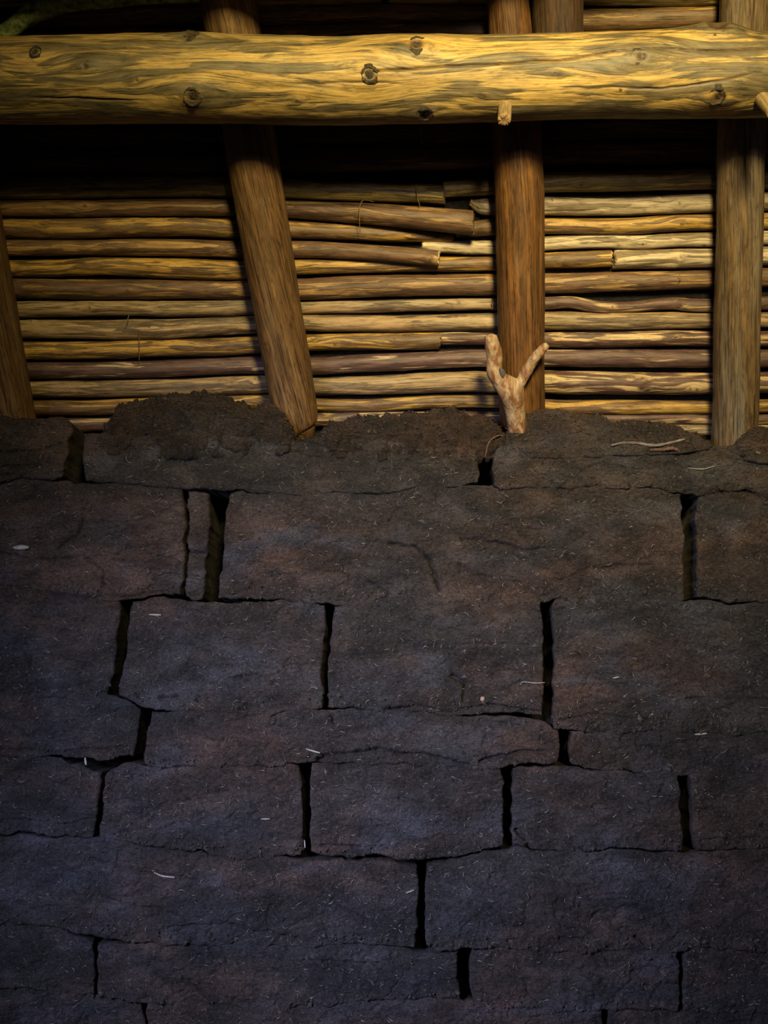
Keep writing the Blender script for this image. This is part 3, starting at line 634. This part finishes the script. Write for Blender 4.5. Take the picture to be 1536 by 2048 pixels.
BL = [
 # top course
 ([(-300,842),(60,838),(125,840),(150,856)], [(-300,966),(60,962),(128,955),(134,950)], .012, [([(-20,900),(60,905),(120,890)],.003,.008),([(0,935),(80,930)],.002,.006)]),
 ([(166,872),(220,868),(420,878),(640,876),(820,892),(960,902)], [(166,958),(250,964),(380,974),(560,985),(720,982),(880,974),(962,962)], .004, [([(470,885),(500,900),(475,925)],.003,.006),([(560,905),(640,915)],.003,.006),([(590,880),(720,900)],.003,.008)]),
 ([(992,896),(1100,884),(1230,894),(1400,896),(1840,902)], [(990,968),(1120,974),(1260,980),(1380,984),(1840,982)], .006, [([(1210,905),(1330,900),(1400,912)],.003,.008)]),
 # second course
 ([(-300,968),(60,964),(200,966),(368,976)], [(-300,1204),(100,1202),(230,1200),(364,1188)], .0, [([(165,1040),(150,1070),(110,1095)],.002,.009),([(170,1115),(205,1140),(205,1185)],.002,.008),([(0,1105),(60,1120),(170,1112)],.002,.006),([(20,1175),(160,1195),(340,1185)],.003,.008)]),
 ([(372,978),(400,984),(418,986)], [(368,1192),(390,1195),(408,1192)], -.016, [([(370,1100),(412,1108)],.004,.014),([(372,1150),(410,1155)],.003,.008)]),
 ([(458,990),(560,987),(720,984),(960,970),(1160,978),(1366,990)], [(436,1190),(540,1196),(640,1202),(860,1212),(1060,1204),(1370,1200)], .0, [([(780,1085),(830,1095),(860,1120),(880,1180)],.003,.012),([(925,1082),(990,1085),(1050,1100),(1090,1098)],.003,.010),([(1080,1200),(1100,1170),(1180,1135),(1300,1130)],.002,.006),([(960,1150),(1040,1165)],.002,.006),([(640,980),(760,985)],.003,.008),([(720,1150),(780,1190)],.002,.007)]),
 ([(1394,986),(1470,984),(1840,986)], [(1392,1196),(1470,1200),(1840,1204)], .0, [([(1480,980),(1536,1000)],.003,.008)]),
 # third course
 ([(-300,1208),(100,1204),(242,1202)], [(-300,1390),(60,1392),(218,1390)], .0, []),
 ([(262,1206),(330,1200),(480,1206),(600,1204),(650,1212)], [(238,1388),(290,1410),(400,1420),(540,1424),(644,1412)], .004, [([(470,1352),(540,1352),(560,1345)],.002,.006),([(325,1395),(355,1398)],.004,.012)]),
 ([(664,1212),(730,1206),(880,1212),(1000,1208),(1086,1206)], [(654,1410),(760,1420),(900,1426),(1086,1430)], .004, [([(905,1350),(932,1365),(928,1400)],.003,.010),([(760,1420),(830,1410),(900,1425),(980,1412),(1080,1425)],.003,.010),([(920,1290),(1060,1290)],.002,.004)]),
 ([(1106,1204),(1250,1200),(1400,1206),(1840,1210)], [(1108,1454),(1200,1462),(1400,1464),(1840,1464)], .0, [([(1120,1440),(1200,1430),(1300,1440)],.002,.006),([(1370,1395),(1400,1400)],.004,.010)]),
 # fourth course
 ([(-300,1394),(100,1392),(225,1394),(282,1416)], [(-300,1504),(100,1508),(200,1520),(272,1516)], .0, [([(0,1500),(140,1505),(250,1495)],.003,.008)]),
 ([(300,1420),(480,1424),(660,1420),(860,1430),(1090,1446),(1124,1460)], [(290,1524),(440,1530),(610,1530),(800,1524),(980,1536),(1118,1528)], .003, [([(660,1430),(668,1450)],.003,.010),([(640,1520),(760,1500),(850,1510),(930,1528)],.004,.014),([(960,1525),(1040,1500),(1090,1505)],.003,.010),([(960,1440),(1040,1450)],.003,.008)]),
 ([(1144,1466),(1300,1468),(1840,1470)], [(1138,1530),(1260,1540),(1350,1548),(1840,1532)], .0, []),
 # fifth course
 ([(-300,1508),(60,1508),(140,1530),(204,1548)], [(-300,1658),(60,1664),(188,1674)], -.004, [([(0,1640),(120,1650),(188,1640)],.002,.008)]),
 ([(212,1548),(260,1532),(420,1532),(604,1538)], [(198,1676),(300,1690),(420,1708),(540,1718),(604,1708)], .003, [([(250,1690),(330,1698)],.002,.006)]),
 ([(622,1536),(760,1528),(900,1532),(1002,1540)], [(616,1702),(690,1712),(830,1716),(920,1708),(1014,1694)], .0, [([(640,1690),(720,1692)],.003,.008),([(800,1600),(850,1605)],.003,.006)]),
 ([(1024,1546),(1100,1540),(1240,1544),(1358,1550)], [(1028,1698),(1160,1700),(1260,1690),(1372,1694)], .0, [([(1030,1660),(1050,1675),(1060,1695)],.003,.012)]),
 ([(1378,1550),(1440,1540),(1840,1536)], [(1392,1692),(1480,1696),(1840,1698)], .0, [([(1400,1680),(1440,1675),(1480,1690)],.003,.008)]),
 # sixth course
 ([(-300,1664),(190,1678),(400,1714),(600,1722),(836,1730)], [(-300,1846),(100,1850),(300,1880),(560,1890),(834,1890)], .002, [([(180,1715),(280,1745),(400,1760)],.002,.006),([(340,1855),(460,1850),(600,1880)],.002,.008),([(220,1800),(360,1830)],.002,.006),([(660,1800),(760,1850)],.002,.006)]),
 ([(852,1732),(900,1722),(1020,1706),(1280,1702),(1840,1702)], [(850,1880),(880,1892),(1100,1896),(1300,1896),(1840,1900)], .004, [([(1270,1870),(1290,1885)],.003,.012),([(1120,1875),(1180,1880)],.002,.008)]),
 # seventh course
 ([(-300,1850),(100,1854),(188,1882)], [(-300,1968),(60,1980),(186,1996)], -.006, []),
 ([(196,1882),(420,1892),(700,1896),(920,1904)], [(192,1996),(400,2006),(700,2000),(918,1994)], .002, [([(380,1960),(420,2000)],.003,.008),([(600,1920),(760,1930)],.002,.006)]),
 ([(942,1902),(1100,1900),(1356,1900)], [(940,2010),(1140,2020),(1358,2022)], .0, []),
 ([(1364,1900),(1470,1902),(1840,1904)], [(1364,2024),(1470,2026),(1840,2028)], -.002, []),
 # eighth course and below
 ([(-300,1974),(100,1990),(288,2004)], [(-300,2130),(100,2130),(288,2130)], -.01, []),
 ([(296,2004),(700,2006),(918,2000),(1206,2028)], [(296,2130),(700,2130),(1206,2130)], .0, []),
 ([(1214,2028),(1400,2030),(1840,2034)], [(1214,2130),(1400,2130),(1840,2130)], .0, []),
]
for i, (tp, bt, push, cr) in enumerate(BL):
    block(tp, bt, 900 + i, push, cr, res=0.0027)
# courses that carry on below the picture to the floor
y0 = 2134
for r, hh in enumerate((170, 170, 180)):
    xs = [-300, 330, 760, 1180, 1840] if r % 2 == 0 else [-300, 180, 560, 960, 1360, 1840]
    for a, b_ in zip(xs[:-1], xs[1:]):
        block([(a + 3, y0), (b_ - 3, y0)], [(a + 3, y0 + hh), (b_ - 3, y0 + hh)], 960 + r * 7 + a % 13, 0, (), res=0.008)
    y0 += hh + 4
zb = float(on_wall(768, y0)[2])
# inner core of the wall, seen dark through the joints
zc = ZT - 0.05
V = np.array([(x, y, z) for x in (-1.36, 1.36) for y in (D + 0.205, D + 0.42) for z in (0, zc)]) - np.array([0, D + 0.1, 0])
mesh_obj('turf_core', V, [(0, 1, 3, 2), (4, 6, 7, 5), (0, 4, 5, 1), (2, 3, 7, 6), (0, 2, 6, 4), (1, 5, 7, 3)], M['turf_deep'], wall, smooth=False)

# ------------------------------------------------------------------ loose turf on the wall top
FUZZ = []
def clod(prof, basepx, yc, hd, seed, label, amp=1.0, mat='turf_loose', res=0.0032):
    rs = np.random.RandomState(seed)
    pr = np.array(prof, float)
    pc = on_wall(pr[:, 0], pr[:, 1], yc); x0, x1 = pc[0, 0], pc[-1, 0]
    zb_ = float(on_wall(768, basepx, D)[2])
    nu = int((x1 - x0) / res) + 2; nv = 70
    x = np.linspace(x0, x1, nu); h = np.interp(x, pc[:, 0], pc[:, 2]) - zb_
    k = np.ones(9) / 9; h = np.convolve(np.pad(h, 4, mode='edge'), k, 'valid')
    e = np.minimum(x - x0, x1 - x) / 0.035; ef = np.sqrt(np.clip(1 - (1 - np.clip(e, 0, 1)) ** 2, 0, 1))
    ph = np.linspace(-0.25, math.pi + 0.25, nv)
    cs = np.cos(ph); sn = np.sin(ph)
    cs = np.sign(cs) * np.abs(cs) ** 0.7; sn = np.sign(sn) * np.abs(sn) ** 0.8
    Y = yc - (hd * (0.35 + 0.65 * ef))[:, None] * cs[None, :]
    Z = zb_ + (h * (0.25 + 0.75 * ef))[:, None] * sn[None, :]
    X = np.broadcast_to(x[:, None], Y.shape).copy()
    q = np.stack([X, Y, Z], -1)
    out = np.stack([np.zeros_like(X), -cs[None, :] + 0 * X, sn[None, :] + 0 * X], -1)
    dsp = 1.3 * amp * (0.012 * fbm(q * 16, seed, 3) + 0.011 * fbm(q * 45, seed + 4, 4) + 0.006 * fbm(q * 150, seed + 8, 3))
    q = q + out * dsp[..., None] + np.array([1, 0, 0]) * (amp * 0.006 * fbm(q * 40, seed + 11, 3))[..., None]
    FUZZ.append(q[2:-2, 4:nv // 2 + 8].reshape(-1, 3)[::3])
    idx = np.arange(nu * nv).reshape(nu, nv)
    Fc = np.stack([idx[:-1, :-1], idx[1:, :-1], idx[1:, 1:], idx[:-1, 1:]], -1).reshape(-1, 4).tolist()
    Fc += [idx[0].tolist(), idx[-1][::-1].tolist()]
    for a in range(nu - 1): Fc.append([int(idx[a, 0]), int(idx[a, -1]), int(idx[a + 1, -1]), int(idx[a + 1, 0])])
    o = mesh_obj('turf_clod', q.reshape(-1, 3), Fc, M[mat])
    return tag(recentre(o), label, 'turf', 'loose clods of turf on the wall top')
clod([(212,850),(228,828),(270,806),(350,795),(430,797),(480,812),(520,818),(560,818),(580,832),(594,866)], 884, 3.055, 0.06, 41,
     'highest reddish-brown crumbly clod on the wall top, left of the second rafter', 1.5)
clod([(628,868),(680,852),(740,838),(800,829),(900,822),(950,834),(985,848),(1012,868)], 896, 3.055, 0.055, 42,
     'long low crumbly clod between the second rafter and the forked branch', 1.5)
clod([(1006,862),(1030,838),(1060,828),(1120,824),(1200,834),(1222,845),(1270,842),(1330,850),(1380,868),(1420,884)], 893, 3.035, 0.045, 43,
     'dark clod lying at the foot of the forked branch, reaching towards the right rafter', 0.7, 'turf')
clod([(1462,886),(1485,868),(1510,858),(1545,854),(1600,856)], 910, 3.03, 0.05, 44,
     'small dark clod at the right edge, in front of the foot of the right rafter', 0.7, 'turf')

# ------------------------------------------------------------------ forked branch
def branch():
    nodes_ = [ # px, py, radius px, offset
        (1036,905,20,.082),(1036,868,23,.084),(1032,832,25,.086),(1027,800,26,.090),(1019,776,24,.094),
        (1001,762,20,.096),(986,745,21,.094),(991,720,20,.090),(986,696,19,.088),(982,678,17,.088),(982,668,14,.088),
        (1041,766,13,.094),(1053,742,14.5,.092),(1066,722,13,.090),(1080,704,11.5,.090),(1090,693,10.5,.090),(1096,688,9,.090)]
    edges = [(0,1),(1,2),(2,3),(3,4),(4,5),(5,6),(6,7),(7,8),(8,9),(9,10),(4,11),(11,12),(12,13),(13,14),(14,15),(15,16)]
    P = np.array([on_roof(a, b, o_) for a, b, _, o_ in nodes_]); c = P[3].copy()
    me = bpy.data.meshes.new('forked_branch'); me.from_pydata((P - c).tolist(), edges, [])
    o = bpy.data.objects.new('forked_branch', me); COL.objects.link(o); o.location = c
    m = o.modifiers.new('skin', 'SKIN'); m.use_smooth_shade = True
    if not me.skin_vertices: me.attributes  # layer is made by the modifier below
    import bmesh
    bm = bmesh.new(); bm.from_mesh(me); lay = bm.verts.layers.skin.verify(); bm.verts.ensure_lookup_table()
    for v, n_ in zip(bm.verts, nodes_):
        r = n_[2] * depth(on_roof(n_[0], n_[1], n_[3])) / F * 0.86
        v[lay].radius = (r, r); v[lay].use_root = (v.index == 0)
    bm.to_mesh(me); bm.free()
    s = o.modifiers.new('sub', 'SUBSURF'); s.levels = s.render_levels = 3
    t = bpy.data.textures.new('branch_lumps', 'CLOUDS'); t.noise_scale = 0.022
    d = o.modifiers.new('lumps', 'DISPLACE'); d.texture = t; d.strength = 0.004; d.mid_level = 0.5
    me.materials.append(M['branch'])
    tag(o, 'light stripped forked branch standing upright in front of the middle rafter', 'branch')
    # dark grey scar where a side shoot broke off the left arm
    pc = on_roof(1004, 747, .094 + 0.0185); sg = 26; th = np.linspace(0, 2 * math.pi, sg, endpoint=False)
    V = []
    for f, hgt in ((1.0, -0.004), (0.85, 0.0), (0.4, 0.0012)):
        for a in th:
            n_ = 1 + 0.15 * math.sin(3 * a + 1)
            V.append((pc - c + np.array([0.0075 * f * n_ * math.cos(a) + 0.0055 * f * math.sin(a) * -0.6, 0, 0]) + UPS * 0.0150 * f * n_ * math.sin(a) + NRM * hgt).tolist())
    Fc = [[k * sg + a, k * sg + (a + 1) % sg, (k + 1) * sg + (a + 1) % sg, (k + 1) * sg + a] for k in range(2) for a in range(sg)] + [[2 * sg + a for a in range(sg)]]
    k = mesh_obj('branch_scar', np.array(V), Fc, M['scar'], o); k['label'] = 'dark grey oval scar'
branch()

# ------------------------------------------------------------------ small things
def tube(name, P, rad, mat, seg=8, parent=None, flat=1.0):
    P = np.array(P, float); n = 30; C = catmull(P, n)
    T = np.gradient(C, axis=0); T /= np.linalg.norm(T, axis=1)[:, None]
    ref = np.array([0, -1.0, 0]); N = ref - (T @ ref)[:, None] * T; N /= np.linalg.norm(N, axis=1)[:, None]; B = np.cross(T, N)
    th = np.linspace(0, 2 * math.pi, seg, endpoint=False); r = rad * (0.45 + 0.55 * np.sin(np.linspace(0.15, math.pi - 0.3, n))) * (1 + 0.2 * np.sin(np.arange(n) * 1.7))
    V = (C[:, None] + r[:, None, None] * (np.cos(th)[None, :, None] * N[:, None] * flat + np.sin(th)[None, :, None] * B[:, None])).reshape(-1, 3)
    idx = np.arange(n * seg).reshape(n, seg); nx = np.roll(idx, -1, 1)
    Fc = np.stack([idx[:-1], nx[:-1], nx[1:], idx[1:]], -1).reshape(-1, 4).tolist() + [idx[0][::-1].tolist(), idx[-1].tolist()]
    return mesh_obj(name, V, Fc, mat, parent)
def wp(px, py, y): return on_wall(px, py, y).tolist()
ALLS = np.vstack(SURF + FUZZ)
def sy(px, py, lift=0.002):
    """depth of the built wall surface at this spot"""
    p = on_wall(px, py); d = (ALLS[:, 0] - p[0]) ** 2 + (ALLS[:, 2] - p[2]) ** 2
    return float(ALLS[np.argsort(d)[:4], 1].min()) - lift
def tubew(name, pts, rad, mat, label, cat, group=None, lift=0.002, flat=1.0):
    return tag(recentre(tube(name, [wp(a, b, sy(a, b, lift)) for a, b in pts], rad, mat, flat=flat)), label, cat, group)
tubew('twig', [(1222,891),(1245,886),(1275,886),(1305,891),(1335,887),(1370,878)], 0.0042, M['twig'], 'thin grey twig lying along the top of the wall near the right rafter', 'twig', lift=.004)
tubew('twig', [(1300,900),(1325,899),(1345,897),(1362,903)], 0.005, M['redtwig'], 'short reddish twig right below the thin grey twig', 'twig', lift=.003)
tubew('twig', [(1512,905),(1530,907),(1560,904)], 0.005, M['twig'], 'stub of a dark twig at the right edge of the wall top', 'twig')
tubew('twig', [(970,915),(978,885),(995,872),(1008,872)], 0.0025, M['redtwig'], 'dark curved rootlet arching over the notch below the forked branch', 'twig', lift=.004)
for lab, pts, r_ in [
  ('pale straw bit lying flat at the top of the block left of centre', [(298,1229),(322,1230)], .0022),
  ('curled pale straw loop beside the slot right of centre', [(1040,1370),(1046,1364),(1070,1366),(1090,1365)], .0012),
  ('curved tan wood splinter low on the left, under the fifth course', [(308,1745),(325,1752),(350,1755)], .0022),
  ('tiny white straw on the lower middle block left of its slot', [(522,1638),(540,1638)], .0018),
  ('pale straw lying slanted just left of the lower right block', [(812,1786),(828,1780)], .0018),
  ('thin white shred by the slot foot in the fifth course', [(609,1680),(610,1696)], .0018),
  ('whitish shred low on the ledge in the middle of the wall', [(612,1498),(640,1506)], .0022),
  ('pale brown chip on the right part of the fourth course', [(1390,1469),(1414,1467)], .0026),
  ('white speck of straw on the dark right block', [(1226,1356),(1238,1354)], .002),
  ('thin pale rootlet near the top right of the wall', [(1375,936),(1405,938),(1430,932)], .0012),
  ('pale upright shred at the left between the fourth and fifth course', [(170,1515),(172,1530)], .0028)]:
    tubew('straw', pts, r_, M['straw'], lab, 'straw', 'pale straws and shreds in the turf', flat=.5)
def lump(name, px, py, rx, rz, mat, label, seed, cat='stone'):
    th = np.linspace(0, 2 * math.pi, 22, endpoint=False); ph = np.linspace(0.02, math.pi - 0.02, 12); V = []
    c = np.array(wp(px, py, sy(px, py, rx * 0.1)))
    for p in ph:
        for t in th:
            v = np.array([math.sin(p) * math.cos(t), -math.cos(p), math.sin(p) * math.sin(t)])
            k = 1 + 0.25 * float(fbm((v * 1.7 + seed)[None], seed, 2)[0])
            V.append(c + v * np.array([rx, min(rx, rz) * 0.7, rz]) * k)
    Fc = [[i * 22 + j, i * 22 + (j + 1) % 22, (i + 1) * 22 + (j + 1) % 22, (i + 1) * 22 + j] for i in range(11) for j in range(22)] + [list(range(22))[::-1], [11 * 22 + j for j in range(22)]]
    return tag(recentre(mesh_obj(name, np.array(V), Fc, mat)), label, cat)
lump('pebble', 965, 1398, .006, .006, M['pebble'], 'small round reddish pebble stuck in the turf right of centre', 5)
lump('stone_flake', 42, 1095, .020, .006, M['stone'], 'flat pale stone flake in the turf near the left edge', 6)
# threads hanging over the poles
def thread(pts, off, label):
    o = tube('thread', [on_roof(a, b, off + e).tolist() for a, b, e in pts], 0.0011, M['thread'], seg=6)
    tag(recentre(o), label, 'thread', 'plant threads caught on the roof poles')
thread([(748,404,-.045),(728,400,-.045),(720,412,-.038),(719,440,-.030),(720,466,-.045)], 0, 'long plant thread looped over the pole with the sawn round end')
thread([(832,368,-.055),(834,392,-.052),(840,412,-.030)], 0, 'thread over the sawn end of the olive-dark pole')
thread([(254,640,-.05),(258,630,-.05),(252,650,-.045)], 0, 'short thread hanging on the poles in the left bay')
thread([(1358,548,-.055),(1362,556,-.05),(1356,562,-.052)], 0, 'small curled thread below the short pale grey pole')
thread([(278,878-220,-.05),(279,700,-.045),(278,722,-.045)], 0, 'thin upright thread low in the left bay')

def bits(name, pts, n, seed, mat, lo, hi, label, cat):
    rs = np.random.RandomState(seed); pick = pts[rs.randint(0, len(pts), n)]
    V = []; Fc = []; b = 0
    base = np.array([(1,0,0),(-1,0,0),(0,1,0),(0,-1,0),(0,0,1),(0,0,-1)], float)
    fcs = [(0,2,4),(2,1,4),(1,3,4),(3,0,4),(2,0,5),(1,2,5),(3,1,5),(0,3,5)]
    for p in pick:
        s = lo + (hi - lo) * rs.rand() ** 3
        v = base * (s * rs.uniform(0.5, 1.3, (6, 1))) * rs.uniform(0.7, 1.3, 3)
        a = rs.rand() * 6; R = np.array([[math.cos(a), 0, math.sin(a)], [0, 1, 0], [-math.sin(a), 0, math.cos(a)]])
        V.append(v @ R + p + [0, -s * 0.3, 0]); Fc += [[x + b for x in f] for f in fcs]; b += 6
    return tag(mesh_obj(name, np.vstack(V), Fc, mat, smooth=False), label, cat, kind='stuff')
bits('turf_crumbs', np.vstack(EDGE + FUZZ), 5200, 71, M['crumb'], 0.0014, 0.0065, 'crumbs of turf along the joints and the top of the wall', 'crumbs')
def fibres(name, pts, n, seed, mat, rad, l0, l1, label):
    rs = np.random.RandomState(seed); pick = pts[rs.randint(0, len(pts), n)]; V = []; Fc = []; b = 0
    for p in pick:
        L = l0 + (l1 - l0) * rs.rand() ** 2.5; a = rs.normal(0, 0.7) + (rs.rand() < 0.2) * 1.4
        d = np.array([math.cos(a), rs.normal(0, 0.15), math.sin(a)]); bend = np.array([-math.sin(a), 0, math.cos(a)]) * L * rs.normal(0, 0.25)
        c = [p - d * L / 2, p + bend + np.array([0, -0.0012 - 0.003 * rs.rand(), 0]), p + d * L / 2]
        r = rad * rs.uniform(0.6, 1.4)
        for k, q_ in enumerate(c):
            rr = r * (1 if k == 1 else 0.55); off = np.array([[0, -1, 0], [0.5 * -math.sin(a), 0.5, 0.87 * math.cos(a)], [0.87 * math.sin(a), 0.5, -0.87 * math.cos(a)]])
            V += (q_ + off * rr + [0, -0.0006, 0]).tolist()
        for k in range(2):
            for j in range(3):
                j2 = (j + 1) % 3; Fc.append([b + k * 3 + j, b + k * 3 + j2, b + k * 3 + 3 + j2, b + k * 3 + 3 + j])
        Fc += [[b, b + 2, b + 1], [b + 6, b + 7, b + 8]]; b += 9
    return tag(mesh_obj(name, np.array(V), Fc, mat), label, 'fibres', kind='stuff')
fibres('root_fibres', np.vstack(SURF), 6500, 72, M['fibre'], 0.0007, 0.003, 0.020, 'fine pale root fibres bristling from the turf wall')
fibres('dark_rootlets', np.vstack(FUZZ), 2600, 73, M['redtwig'], 0.0007, 0.006, 0.028, 'dark rootlets bristling from the loose clods on the wall top')
